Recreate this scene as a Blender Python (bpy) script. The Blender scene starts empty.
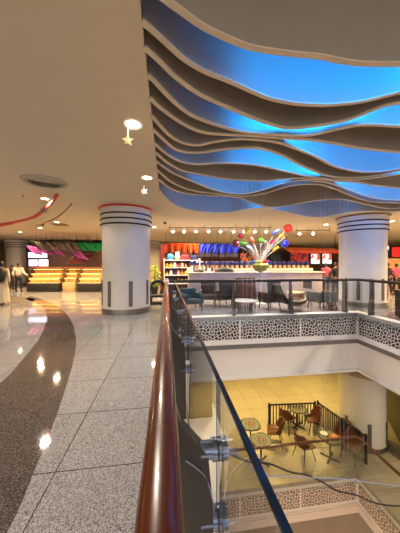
import bpy, bmesh, math, random
from mathutils import Vector, Matrix
random.seed(7)
C = bpy.context.scene.collection
PI = math.pi
# ---------------------------------------------------------------- camera frame
F = 240.0; HOR = 264.0; CAMZ = 1.6
TH = math.radians(7.83); cs, sn = math.cos(TH), math.sin(TH)
CE = 3.45          # ceiling height
LF = -5.3          # lower floor
def at(px, py, f):
    r = (px-200)/F*f
    return Vector((r*cs+f*sn, -r*sn+f*cs, CAMZ-(py-HOR)/F*f))
def atz(px, py, z):
    return at(px, py, F*(CAMZ-z)/(py-HOR))
# ---------------------------------------------------------------- materials
def lin(c):
    return tuple((x/255/12.92 if x/255 <= .04045 else ((x/255+.055)/1.055)**2.4) for x in c)
MATS = {}
def mat(name, col, rough=.5, metal=0, emit=0, var=0, scale=8, coat=0, bump=0, spec=.5, alpha=1):
    if name in MATS: return MATS[name]
    m = bpy.data.materials.new(name); m.use_nodes = True
    nt = m.node_tree; b = nt.nodes['Principled BSDF']
    c = lin(col)
    b.inputs['Base Color'].default_value = (*c, 1)
    b.inputs['Roughness'].default_value = rough
    b.inputs['Metallic'].default_value = metal
    b.inputs['Coat Weight'].default_value = coat
    b.inputs['Coat Roughness'].default_value = .06
    b.inputs['Specular IOR Level'].default_value = spec
    if emit:
        b.inputs['Emission Color'].default_value = (*c, 1)
        b.inputs['Emission Strength'].default_value = emit
    if var or bump:
        tc = nt.nodes.new('ShaderNodeTexCoord'); n = nt.nodes.new('ShaderNodeTexNoise')
        n.inputs['Scale'].default_value = scale; n.inputs['Detail'].default_value = 4
        nt.links.new(tc.outputs['Object'], n.inputs['Vector'])
        if var:
            r = nt.nodes.new('ShaderNodeMapRange')
            r.inputs['To Min'].default_value = 1-var; r.inputs['To Max'].default_value = 1+var
            mx = nt.nodes.new('ShaderNodeVectorMath'); mx.operation = 'SCALE'
            mx.inputs[0].default_value = c
            nt.links.new(n.outputs['Fac'], r.inputs['Value'])
            nt.links.new(r.outputs['Result'], mx.inputs['Scale'])
            nt.links.new(mx.outputs['Vector'], b.inputs['Base Color'])
        if bump:
            bp = nt.nodes.new('ShaderNodeBump'); bp.inputs['Strength'].default_value = bump
            bp.inputs['Distance'].default_value = .01
            nt.links.new(n.outputs['Fac'], bp.inputs['Height'])
            nt.links.new(bp.outputs['Normal'], b.inputs['Normal'])
    MATS[name] = m
    return m
def nmath(nt, op, a, b=None, c=None):
    n = nt.nodes.new('ShaderNodeMath'); n.operation = op
    for i, v in enumerate((a, b, c)):
        if v is None: continue
        if isinstance(v, (int, float)): n.inputs[i].default_value = v
        else: nt.links.new(v, n.inputs[i])
    return n.outputs[0]
def nmix(nt, fac, a, b):
    n = nt.nodes.new('ShaderNodeMix'); n.data_type = 'RGBA'
    nt.links.new(fac, n.inputs[0])
    for k, v in ((6, a), (7, b)):
        if isinstance(v, tuple): n.inputs[k].default_value = (*v, 1)
        else: nt.links.new(v, n.inputs[k])
    return n.outputs[2]
def tile_mat(name, base, dark, light, seam, x0, y0, pitch, rough, seams=True, sc=190, seamw=.004):
    m = bpy.data.materials.new(name); m.use_nodes = True
    nt = m.node_tree; b = nt.nodes['Principled BSDF']
    tc = nt.nodes.new('ShaderNodeTexCoord'); sp = nt.nodes.new('ShaderNodeSeparateXYZ')
    nt.links.new(tc.outputs['Object'], sp.inputs[0])
    v = nt.nodes.new('ShaderNodeTexVoronoi'); v.inputs['Scale'].default_value = sc
    nt.links.new(tc.outputs['Object'], v.inputs['Vector'])
    ch = nt.nodes.new('ShaderNodeSeparateColor'); nt.links.new(v.outputs['Color'], ch.inputs[0])
    n = nt.nodes.new('ShaderNodeTexNoise'); n.inputs['Scale'].default_value = 1.3; n.inputs['Detail'].default_value = 5
    nt.links.new(tc.outputs['Object'], n.inputs['Vector'])
    d = nmath(nt, 'GREATER_THAN', ch.outputs[0], .8)
    l = nmath(nt, 'LESS_THAN', ch.outputs[0], .16)
    c1 = nmix(nt, d, lin(base), lin(dark)); c2 = nmix(nt, l, c1, lin(light))
    # slab to slab tone
    fx = nmath(nt, 'FLOOR', nmath(nt, 'DIVIDE', nmath(nt, 'SUBTRACT', sp.outputs[0], x0), pitch))
    fy = nmath(nt, 'FLOOR', nmath(nt, 'DIVIDE', nmath(nt, 'SUBTRACT', sp.outputs[1], y0), pitch))
    cb = nt.nodes.new('ShaderNodeCombineXYZ'); nt.links.new(fx, cb.inputs[0]); nt.links.new(fy, cb.inputs[1])
    wn = nt.nodes.new('ShaderNodeTexWhiteNoise'); nt.links.new(cb.outputs[0], wn.inputs['Vector'])
    tone = nmath(nt, 'MULTIPLY_ADD', wn.outputs['Value'], .12, .86)
    tone = nmath(nt, 'MULTIPLY_ADD', n.outputs['Fac'], .16, tone)
    sc_ = nt.nodes.new('ShaderNodeVectorMath'); sc_.operation = 'SCALE'
    nt.links.new(c2, sc_.inputs[0]); nt.links.new(tone, sc_.inputs['Scale'])
    out = sc_.outputs[0]
    if seams:
        def seamf(o, o0):
            t = nmath(nt, 'DIVIDE', nmath(nt, 'SUBTRACT', o, o0), pitch)
            fr = nmath(nt, 'FRACT', nmath(nt, 'ADD', t, .5))
            ab = nmath(nt, 'ABSOLUTE', nmath(nt, 'SUBTRACT', fr, .5))
            return nmath(nt, 'LESS_THAN', ab, seamw/pitch)
        s = nmath(nt, 'MAXIMUM', seamf(sp.outputs[0], x0), seamf(sp.outputs[1], y0))
        out = nmix(nt, s, out, lin(seam))
    nt.links.new(out, b.inputs['Base Color'])
    rr = nmath(nt, 'MULTIPLY_ADD', n.outputs['Fac'], .05, rough)
    nt.links.new(rr, b.inputs['Roughness'])
    return m
M_floor = tile_mat('terrazzo', (146,143,143), (84,81,80), (184,181,180), (48,43,39), -.85, 1.98, .75, .02)
M_band = tile_mat('dark_terrazzo', (78,70,67), (42,36,34), (122,112,106), (0,0,0), -.85, 1.98, .75, .03, seams=False)
M_lfloor = tile_mat('lower_tiles', (170,158,132), (140,128,102), (190,180,152), (110,100,80), .3, .2, .9, .33, seamw=.008)
def lace_mat(name, white, hole, sc=10.5, band=(0.1,.7)):
    m = bpy.data.materials.new(name); m.use_nodes = True
    nt = m.node_tree; b = nt.nodes['Principled BSDF']
    tc = nt.nodes.new('ShaderNodeTexCoord')
    mp = nt.nodes.new('ShaderNodeMapping'); nt.links.new(tc.outputs['UV'], mp.inputs['Vector'])
    v = nt.nodes.new('ShaderNodeTexVoronoi'); v.feature = 'DISTANCE_TO_EDGE'; v.voronoi_dimensions = '2D'
    v.inputs['Scale'].default_value = sc; v.inputs['Randomness'].default_value = .85
    nt.links.new(mp.outputs[0], v.inputs['Vector'])
    sp = nt.nodes.new('ShaderNodeSeparateXYZ'); nt.links.new(tc.outputs['UV'], sp.inputs[0])
    h = nmath(nt, 'GREATER_THAN', v.outputs['Distance'], .105)
    zz = sp.outputs[1]
    h = nmath(nt, 'MULTIPLY', h, nmath(nt, 'GREATER_THAN', zz, band[0]))
    h = nmath(nt, 'MULTIPLY', h, nmath(nt, 'LESS_THAN', zz, band[1]))
    fr = nmath(nt, 'FRACT', nmath(nt, 'DIVIDE', sp.outputs[0], 1.98))
    h = nmath(nt, 'MULTIPLY', h, nmath(nt, 'GREATER_THAN', fr, .03))
    out = nmix(nt, h, lin(white), lin(hole))
    nt.links.new(out, b.inputs['Base Color'])
    b.inputs['Roughness'].default_value = .5
    bp = nt.nodes.new('ShaderNodeBump'); bp.invert = True; bp.inputs['Strength'].default_value = .8; bp.inputs['Distance'].default_value = .02
    nt.links.new(h, bp.inputs['Height']); nt.links.new(bp.outputs[0], b.inputs['Normal'])
    return m
M_lace = lace_mat('carved_panel', (236,233,232), (30,30,34))
M_lace2 = lace_mat('carved_panel_warm', (244,234,220), (140,118,94))  # faint light in the openings put into a paler hole colour
def glass_mat(name, tint, refl=1.0, ior=1.5):
    m = bpy.data.materials.new(name); m.use_nodes = True
    nt = m.node_tree; nt.nodes.clear()
    o = nt.nodes.new('ShaderNodeOutputMaterial'); t = nt.nodes.new('ShaderNodeBsdfTransparent')
    g = nt.nodes.new('ShaderNodeBsdfGlossy'); f = nt.nodes.new('ShaderNodeFresnel'); mx = nt.nodes.new('ShaderNodeMixShader')
    t.inputs[0].default_value = (*tint, 1); g.inputs['Roughness'].default_value = .01
    g.inputs[0].default_value = (refl, refl, refl, 1)
    ge = nt.nodes.new('ShaderNodeNewGeometry')
    nt.links.new(nmath(nt, 'MULTIPLY_ADD', ge.outputs['Backfacing'], 1/ior-ior, ior), f.inputs[0])
    nt.links.new(f.outputs[0], mx.inputs[0]); nt.links.new(t.outputs[0], mx.inputs[1]); nt.links.new(g.outputs[0], mx.inputs[2])
    nt.links.new(mx.outputs[0], o.inputs[0])
    return m
M_glass = glass_mat('clear_glass', (.93,.95,.96))
M_ceil = mat('ceiling_paint', (210,195,166), .8, var=.03, scale=1.5)
M_fin = mat('fin_paint', (150,139,126), .6, var=.03, scale=2)
M_finedge = mat('fin_edge_paint', (206,190,166), .55)
M_roof = mat('recess_paint', (190,190,190), .8)
M_led = mat('blue_led', (0,118,255), .5, emit=13)
M_white = mat('white_paint', (236,233,230), .6, var=.03, scale=2)
M_grey = mat('grey_ledge', (128,128,130), .5)
M_col = mat('column_tile', (210,203,193), .28, var=.05, scale=3)
M_black = mat('black_gloss', (14,12,12), .5, spec=.3)
M_matte = mat('black_matte', (24,22,22), .7)
M_red = mat('red_ring', (196,42,30), .35)
M_steel = mat('brushed_steel', (150,146,142), .3, metal=1)
M_chrome = mat('blue_steel', (150,165,195), .18, metal=1)
M_strip = mat('slot_grey', (96,88,80), .4, var=.2, scale=20)
M_wood = mat('varnished_wood', (86,34,7), .22, var=.35, scale=5, coat=.6, spec=.3)
M_post = mat('post_bronze', (72,64,60), .38, metal=.4, var=.06, scale=4)
M_edge = mat('glass_edge', (6,16,28), .25, coat=.2)
M_seal = mat('joint_seal', (10,14,20), .4)
M_drail = mat('dark_rail', (26,22,21), .5)
M_brown = mat('brown_leather', (82,42,20), .45, var=.15, scale=12)
M_dbrown = mat('dark_brown', (48,33,24), .5, var=.2, scale=12)
M_cream = mat('cream', (222,205,170), .5)
M_lamp = mat('lamp_lens', (255,226,170), .5, emit=26)
M_lampw = mat('track_lens', (255,236,205), .5, emit=40)
M_skin = mat('skin', (150,104,78), .55)
M_hair = mat('hair', (20,16,15), .6, bump=.6, scale=60)
# ---------------------------------------------------------------- mesh helpers
class MB:
    def __init__(s): s.bm = bmesh.new()
    def box(s, c, d, rz=0, rx=0, ry=0, bev=0):
        m = Matrix.Translation(c) @ Matrix.Rotation(rz,4,'Z') @ Matrix.Rotation(ry,4,'Y') @ Matrix.Rotation(rx,4,'X') @ Matrix.Diagonal((*d,1))
        g = bmesh.ops.create_cube(s.bm, size=1, matrix=m)
        if bev:
            es = list({e for v in g['verts'] for e in v.link_edges})
            bmesh.ops.bevel(s.bm, geom=es, offset=bev, segments=2, affect='EDGES', profile=.5)
        return s
    def lathe(s, prof, seg=32, c=(0,0,0), m=None, cap=True, sx=1, sy=1):
        rows = []
        for r, z in prof:
            row = []
            for i in range(seg):
                a = 2*PI*i/seg
                p = Vector((c[0]+sx*r*math.cos(a), c[1]+sy*r*math.sin(a), c[2]+z))
                row.append(s.bm.verts.new(m @ p if m else p))
            rows.append(row)
        for a, b in zip(rows, rows[1:]):
            for i in range(seg):
                j = (i+1) % seg
                s.bm.faces.new((a[i], a[j], b[j], b[i]))
        if cap:
            s.bm.faces.new(rows[0][::-1]); s.bm.faces.new(rows[-1])
        return s
    def cyl(s, x, y, z0, z1, r, seg=24, r2=None):
        return s.lathe([(r, z0), (r if r2 is None else r2, z1)], seg, (x, y, 0))
    def rod(s, a, b, r, seg=8, r2=None):
        a, b = Vector(a), Vector(b); d = b-a
        q = d.to_track_quat('Z', 'Y').to_matrix().to_4x4()
        return s.lathe([(r, 0), (r if r2 is None else r2, d.length)], seg, m=Matrix.Translation(a) @ q)
    def tube(s, pts, r, seg=8, flat=1):
        pts = [Vector(p) for p in pts]; rows = []
        for i, p in enumerate(pts):
            t = (pts[min(i+1, len(pts)-1)]-pts[max(i-1, 0)]).normalized()
            up = Vector((0,0,1)) if abs(t.z) < .9 else Vector((1,0,0))
            u = t.cross(up).normalized(); w = u.cross(t)
            rr = r(i/(len(pts)-1)) if callable(r) else r
            rows.append([s.bm.verts.new(p+u*math.cos(2*PI*k/seg)*rr+w*math.sin(2*PI*k/seg)*rr*flat) for k in range(seg)])
        for a, b in zip(rows, rows[1:]):
            for k in range(seg):
                j = (k+1) % seg; s.bm.faces.new((a[k], a[j], b[j], b[k]))
        s.bm.faces.new(rows[0][::-1]); s.bm.faces.new(rows[-1])
        return s
    def ball(s, c, r, sc=(1,1,1), seg=20, rot=None):
        m = Matrix.Translation(c)
        if rot: m = m @ Matrix.Rotation(rot[0],4,'X') @ Matrix.Rotation(rot[1],4,'Y') @ Matrix.Rotation(rot[2],4,'Z')
        m = m @ Matrix.Diagonal((sc[0], sc[1], sc[2], 1))
        bmesh.ops.create_uvsphere(s.bm, u_segments=seg, v_segments=seg//2+2, radius=r, matrix=m)
        return s
    def sheet(s, pts, z0, z1, th):   # vertical wavy sheet, pts are xy
        n = len(pts); L = []
        for i, p in enumerate(pts):
            a = Vector(pts[max(i-1,0)]); b = Vector(pts[min(i+1,n-1)]); t = (b-a).normalized()
            nx, ny = -t.y, t.x
            L.append([(p[0]-nx*th/2, p[1]-ny*th/2), (p[0]+nx*th/2, p[1]+ny*th/2)])
        V = [[s.bm.verts.new((*q[0], z0)), s.bm.verts.new((*q[1], z0)), s.bm.verts.new((*q[1], z1)), s.bm.verts.new((*q[0], z1))] for q in L]
        for a, b in zip(V, V[1:]):
            for k in range(4):
                j = (k+1) % 4; s.bm.faces.new((a[k], b[k], b[j], a[j]))
        s.bm.faces.new(V[0]); s.bm.faces.new(V[-1][::-1])
        return s
    def prism(s, poly, m, h):        # poly in local xy of matrix m, extruded h in z
        a = [s.bm.verts.new(m @ Vector((x, y, 0))) for x, y in poly]
        b = [s.bm.verts.new(m @ Vector((x, y, h))) for x, y in poly]
        n = len(poly)
        s.bm.faces.new(a[::-1]); s.bm.faces.new(b)
        for i in range(n):
            j = (i+1) % n; s.bm.faces.new((a[i], a[j], b[j], b[i]))
        return s
    def grid(s, fn, nu, nv):
        V = [[s.bm.verts.new(fn(i/nu, j/nv)) for j in range(nv+1)] for i in range(nu+1)]
        for i in range(nu):
            for j in range(nv):
                s.bm.faces.new((V[i][j], V[i+1][j], V[i+1][j+1], V[i][j+1]))
        return s
    def build(s, name, m, parent=None, label=None, smooth=True, angle=35, solid=0):
        bmesh.ops.recalc_face_normals(s.bm, faces=s.bm.faces[:])
        me = bpy.data.meshes.new(name); s.bm.to_mesh(me); s.bm.free()
        o = bpy.data.objects.new(name, me); C.objects.link(o)
        for x in (m if isinstance(m, list) else [m]): me.materials.append(x)
        if smooth:
            me.polygons.foreach_set('use_smooth', [True]*len(me.polygons))
            me.set_sharp_from_angle(angle=math.radians(angle))
        if solid:
            sm = o.modifiers.new('thickness', 'SOLIDIFY'); sm.thickness = solid; sm.offset = 0
        if parent: o.parent = parent
        if label: o['label'] = label
        return o
def thing(name, label, cat, loc=(0,0,0), rz=0, group=None):
    o = bpy.data.objects.new(name, None); C.objects.link(o); o.empty_display_size = .1
    o.location = loc; o.rotation_euler = (0,0,rz)
    o['label'] = label; o['category'] = cat
    if group: o['group'] = group
    return o
def tag(o, label, cat, group=None):
    o['label'] = label; o['category'] = cat
    if group: o['group'] = group
    return o
def kids(o): return [c for c in C.objects if c.parent == o]
def dup(root, loc=None, rz=None, label=None, group=None):
    r = root.copy(); C.objects.link(r)
    if loc is not None: r.location = loc
    if rz is not None: r.rotation_euler = (0,0,rz)
    if label: r['label'] = label
    if group: r['group'] = group
    for ch in kids(root):
        c = ch.copy(); C.objects.link(c); c.parent = r
        for g in kids(ch):
            d = g.copy(); C.objects.link(d); d.parent = c
    return r
def structure(name, mb, m, **k):
    o = mb.build(name, m, **k); o['kind'] = 'structure'; return o
def smooth_curve(pts, n=8):
    out = []
    P = [Vector(p) for p in pts]; P = [2*P[0]-P[1]] + P + [2*P[-1]-P[-2]]
    for i in range(1, len(P)-2):
        for k in range(n):
            t = k/n
            out.append(.5*((2*P[i])+(-P[i-1]+P[i+1])*t+(2*P[i-1]-5*P[i]+4*P[i+1]-P[i+2])*t*t+(-P[i-1]+3*P[i]-3*P[i+1]+P[i+2])*t**3))
    out.append(P[-2]); return out
# ---------------------------------------------------------------- shell
VX0, VX1, VY0, VY1 = .20, 6.18, -4.0, 7.1        # the void
def ring_floor(name, z, m, ext=(-20, 24, -6, 27), vx0=VX0, th=.12):
    mb = MB(); x0, x1, y0, y1 = ext
    for (a, b, c, d) in ((x0, vx0, y0, y1), (VX1, x1, y0, y1), (vx0, VX1, VY1, y1), (vx0, VX1, y0, VY0)):
        mb.box(((a+b)/2, (c+d)/2, z-th/2), (b-a, d-c, th))
    return structure(name, mb, m, smooth=False)
ring_floor('floor', 0, M_floor)
ring_floor('floor.001', LF, M_lfloor)
structure('floor.002', MB().box((3, 4, -11.1), (30, 30, .1)), mat('deep_floor', (196,170,146), .4, var=.1, scale=1))
# dark curved inlay
def inlay(name, R, L, m=None):
    pr = smooth_curve([atz(x, y, 0).xy for x, y in R], 5); pl = smooth_curve([atz(x, y, 0).xy for x, y in L], 5)
    n = 40
    def samp(p, t):
        f = t*(len(p)-1); i = min(int(f), len(p)-2); return p[i].lerp(p[i+1], f-i)
    mb = MB(); V = []
    for k in range(n+1):
        a, b = samp(pr, k/n), samp(pl, k/n)
        V.append([mb.bm.verts.new((a.x, a.y, .003)), mb.bm.verts.new((b.x, b.y, .003))])
    for a, b in zip(V, V[1:]): mb.bm.faces.new((a[0], b[0], b[1], a[1]))
    return structure(name, mb, m or M_band, smooth=False)
inlay('trim_1', [(-60,640),(7,533),(34,472),(59,408.5),(74,358),(75.5,335.5),(69,317),(57,306),(44,300),(30,296)],
      [(-330,640),(-180,500),(-60,420),(0,383.5),(24,358),(41,335.5),(45.5,322),(45,310.5),(38,303.5),(25,299)])
inlay('trim_2', [(35,299),(20,297),(8,295.5),(-10,294)], [(31,306),(16,304.5),(5,302.5),(-14,300)], mat('inlay_dark_reflection', (62,48,38), .6, var=.2, scale=30))  # second band, with a dark floor reflection put into its matte colour
# outer walls
wb = mat('far_wall', (176,136,88), .8, var=.1, scale=.6)
for nm, c, d in (('wall_back', (2, 27.1, -.9), (44, .2, 9)), ('wall_left', (-20.1, 10.5, -.9), (.2, 33, 9)),
                 ('wall_right', (24.1, 10.5, -.9), (.2, 33, 9))):
    structure(nm, MB().box(c, d), wb, smooth=False)
# beams / fascias round the void, upper and lower
def fascia(idx, z, lace, white, ledge):
    # carved band panels: UV = (distance along, height above bottom)
    sides = [((VX0, VY1), (VX1, VY1), (0, -1)), ((VX1, VY1), (VX1, VY0), (-1, 0)),
             ((VX0, VY0), (VX0, VY1), (1, 0)), ((VX1, VY0), (VX0, VY0), (0, 1))]
    for a, b, nrm in sides:
        idx += 1
        a, b, nv = Vector(a), Vector(b), Vector(nrm)
        L = (b-a).length; t = (b-a)/L
        me = bmesh.new(); uv = me.loops.layers.uv.new('UVMap')
        def quad(o0, z0, o1, z1, mi):
            p = [(a+nv*o0+t*o0, z0, 0), (b+nv*o0-t*o0, z0, L), (b+nv*o1-t*o1, z1, L), (a+nv*o1+t*o1, z1, 0)]
            vs = [me.verts.new((q.x, q.y, zz)) for q, zz, u in p]
            f = me.faces.new(vs); f.material_index = mi
            for lp, (q, zz, u) in zip(f.loops, p): lp[uv].uv = (u, zz-(z-.80))
        prof = [(-.3, z, 1), (.0, z, 1), (.0, z-.8, 0), (.03, z-.8, 1), (.03, z-.85, 1), (-.03, z-.87, 2), (-.03, z-.93, 2),
                (-.09, z-.95, 2), (-.09, z-1.03, 2), (-.16, z-1.05, 1), (-.16, z-1.98, 1), (-.6, z-1.98, 1)]
        if z < -1: prof = prof[:7]+[(-.4, z-.95, 2), (-.4, z-1.6, 1)]
        for p, q in zip(prof, prof[1:]): quad(p[0], p[1]+(.002 if p[1] == z else 0), q[0], q[1]+(.002 if q[1] == z else 0), q[2])
        m_ = bpy.data.meshes.new('t'); me.to_mesh(m_); me.free()
        o = bpy.data.objects.new('trim_%d' % idx, m_); C.objects.link(o); o['kind'] = 'structure'
        for x in (lace, white, ledge): m_.materials.append(x)
    return idx
ti = fascia(2, 0, M_lace, M_white, M_grey)
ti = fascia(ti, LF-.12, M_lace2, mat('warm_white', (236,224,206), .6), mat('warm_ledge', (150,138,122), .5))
# ceiling of the lower level
mb = MB()
for (a, b, c, d) in ((-20, VX0-.1, -6, 27), (VX1+.1, 24, -6, 27), (VX0-.1, VX1+.1, VY1+.1, 27), (VX0-.1, VX1+.1, -6, VY0-.1)):
    mb.box(((a+b)/2, (c+d)/2, -1.94), (b-a, d-c, .08))
structure('ceiling.001', mb, M_white, smooth=False)
# ---------------------------------------------------------------- wave ceiling
E = {}
E['A'] = [(139,-22),(150,-13),(167,0),(182,11),(200,24),(217,33),(235,41),(252,47),(282,52),(320,56),(337,59.5),(362,63),(400,63.5)]
E['B'] = [(145,21),(155,32),(170,46),(185,59),(205,71),(230,81),(252,91),(270,98),(295,103),(320,104.5),(335,104),(362,101),(400,92)]
E['C'] = [(147,47),(160,61),(175,76),(195,91),(212,100),(235,110),(257,119),(275,125),(287,127.5),(302,127),(325,124),(345,120),(362,114),(382,106),(400,102)]
E['D'] = [(150,75),(154,80),(164,91),(177,104),(192,115),(209,122),(225,127),(240,131),(260,133.5),(285,135),(300,135.5),(315,134),(337,129),(357,125),(375,124.5),(400,126)]
E['E'] = [(151,97),(160,107),(180,121.5),(198,130.5),(214,133.5),(245,135),(265,136.5),(285,138),(300,138.5),(315,140),(337,143.5),(362,148),(400,152)]
E['F'] = [(152,115),(160,125),(171,136),(184,143),(198,145),(212,142),(235,139),(252,139),(277,142),(295,148),(315,156),(332,165),(350,170),(367,172),(385,171),(400,168)]
E['G'] = [(154,129),(164,139.5),(175,148.5),(187,152),(202,152),(225,149),(247,147.5),(260,148),(280,154),(297,163),(315,171),(330,176),(345,177.5),(362,177),(382,174),(400,170)]
E['H'] = [(156,143),(166,153),(180,161),(196,164),(215,163),(235,163),(260,165.5),(285,171),(302,175),(320,178),(337,179.5),(357,179.5),(375,177.5),(400,174)]
E['I'] = [(157,152),(169,163.5),(184,171),(202,174.5),(215,177),(230,179),(260,180.5),(280,179),(300,178),(320,179.5),(340,181),(357,182),(375,185),(400,188)]
E['J'] = [(158,161),(170,171),(180,176),(202,185),(215,190),(230,193),(247,193.5),(265,189),(285,182.5),(302,180),(315,181),(332,183.5),(350,190),(367,196),(382,199),(400,200)]
E['K'] = [(159.5,170),(172,182),(191,190),(215,193.5),(235,195.5),(247,196),(265,193),(285,187),(300,184.5),(320,184.5),(337,189.5),(355,197),(372,201.5),(400,203)]
E['L'] = [(160.5,179),(172,189),(187,193.5),(205,195),(225,196),(240,198),(255,203),(270,207),(290,205),(305,202),(325,199.5),(345,199.5),(367,204.5),(387,208.5),(400,208)]
E['M'] = [(162,190),(166,198),(175,205),(190,210),(210,212),(230,212),(250,208.5),(268,208),(285,211.5),(305,216),(322,217),(336,214.5),(350,212),(367,211),(387,211.5),(400,211)]
XR = 10.5
curves = {}
for k, pts in E.items():
    w = [atz(x, y, CE).xy for x, y in pts]
    w[0] = Vector((-.19, w[0].y))
    w = smooth_curve(w, 6)
    last = w[-1]; sl = (w[-1]-w[-7]); s0 = sl.y/max(sl.x, .05)
    x = last.x+.3; y = last.y; s_ = max(-.4, min(.4, s0))
    while x < XR:
        y += s_*.3; s_ *= .6; w.append(Vector((x, y))); x += .3
    w.append(Vector((XR, y)))
    curves[k] = w
ZR = CE+.62
wave = thing('wave_ceiling_feature', 'recessed wave ceiling with curving grey fins and blue glowing gaps', 'ceiling feature', (3, 4, CE))
off = Vector((3, 4))
def loc2(w): return [(p.x-3, p.y-4) for p in w]
order = 'ABCDEFGHIJKLM'
for k in order:
    mb = MB(); mb.sheet(loc2(curves[k]), 0.0, .62, .03)
    f = mb.build('fin', M_fin, wave, smooth=True, angle=50)
    MB().sheet(loc2(curves[k]), -.012, .004, .05 if k in 'ABC' else .052).build('fin_edge', M_finedge, f, 'pale bottom edge of a ceiling fin')
def strip(key, x0, x1, strength):
    w = [p for p in curves[key] if x0 <= p.x <= x1]
    res = []
    for i, p in enumerate(w):
        a, b = w[max(i-1,0)], w[min(i+1,len(w)-1)]; t = (b-a).normalized()
        res.append((p.x-t.y*.05-3, p.y+t.x*.05-4))
    m = mat('blue_led_%g' % strength, (0,138,255), .5, emit=strength)
    MB().sheet(res, .085, .092, .09).build('spill_lip', M_fin, wave)  # unseen lip added to hold back blue spill below the strip
    MB().sheet(res, .10, .13, .02).build('light_strip', m, wave, 'blue light strip behind a fin')
strip('A', .85, 9.5, 100); strip('C', 1.0, 9.5, 95); strip('E', 1.1, 9.5, 90); strip('G', 1.1, 9.5, 90)
strip('I', 1.0, 9.5, 90); strip('L', .8, 6.3, 70); strip('J', 2.5, 9.5, 10)
# roof and sides of the recess
mb = MB()
mb.box(((XR-.19)/2-3, (-3+12)/2-4, .64), (XR+.4, 15.4, .04))
mb.box((-.205-3, 1.7-4, .32), (.03, 9.9, .62))
mb.build('recess_lining', M_roof, wave, smooth=False)
mb.bm if False else None
# ceiling with the recess left open
mb = MB(); z = CE
def cq(a, b, c, d): mb.bm.faces.new([mb.bm.verts.new((x, y, z)) for x, y in (a, b, c, d)])
Mc = curves['M']
cq((-20,-6), (-.19,-6), (-.19,27), (-20,27)); cq((XR,-6), (24,-6), (24,27), (XR,27)); cq((-.19,-6), (XR,-6), (XR,-3), (-.19,-3))
for a, b in zip(Mc, Mc[1:]): cq(a, b, (b.x,27), (a.x,27))
structure('ceiling', mb, M_ceil, smooth=False)
# ---------------------------------------------------------------- columns
def column(loc, label, zt=CE, zb=0, rings=True, r=.80, strips=(0,), crown=None):
    t = thing('column', label, 'column', (loc[0], loc[1], zb))
    H = zt-zb
    MB().cyl(0, 0, .14, H-.66, r, 64).build('shaft', M_col, t)
    MB().cyl(0, 0, 0, .17, r+.012, 64).build('base_ring', M_steel, t, 'steel base ring')
    if rings:
        MB().lathe([(r+.01, H-.68), (r+.035, H-.6), (r+.05, H-.1), (r+.05, H)], 64).build('collar', M_col, t)
        for k in range(3):
            MB().lathe([(r+.03, 0), (r+.068, .008), (r+.068, .045), (r+.03, .053)], 64, (0,0,H-.60+k*.165)).build('collar_band', M_black, t, 'thin black ring')
        MB().lathe([(r+.05, 0), (r+.11, .01), (r+.13, .025), (r+.13, .04)], 64, (0,0,H-.045)).build('crown_ring', crown or M_red, t, 'red ring at the ceiling' if crown is None else 'brown ring at the ceiling')
    for a in strips:
        a = math.radians(a)
        MB().box((math.cos(a)*(r+.004), math.sin(a)*(r+.004), .66), (.02, .12, .80), a).build('slot_panel', M_strip, t, 'narrow grey vertical slot panel')
    return t
column((-1.37, 8.50), 'white tiled column with red top ring nearest the wooden handrail', r=.785, strips=(-156,-122,-72,-24,20,60,110,160))
column((7.65, 8.54), 'white tiled column with dark bands behind the void corner', strips=(-170,-140,-112,-80,-50,0,60,120), crown=mat('crown_brown', (120,74,52), .4))
column((-1.35, 20.2), 'distant banded column just right of the near white column', strips=(), crown=MATS['crown_brown'])
column((7.9, 20.4), 'distant banded column behind the glass balloon sculpture', strips=(), crown=MATS['crown_brown'])
column((-11.4, 20.3), 'distant pale column at the left edge beside market counters', strips=(), crown=MATS['crown_brown'])
column((7.65, 8.54), 'lower floor round column beside the slatted cafe fence', zt=-1.98, zb=LF, rings=False, r=.8, strips=(-170,-115,-63,0,60,120))
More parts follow.
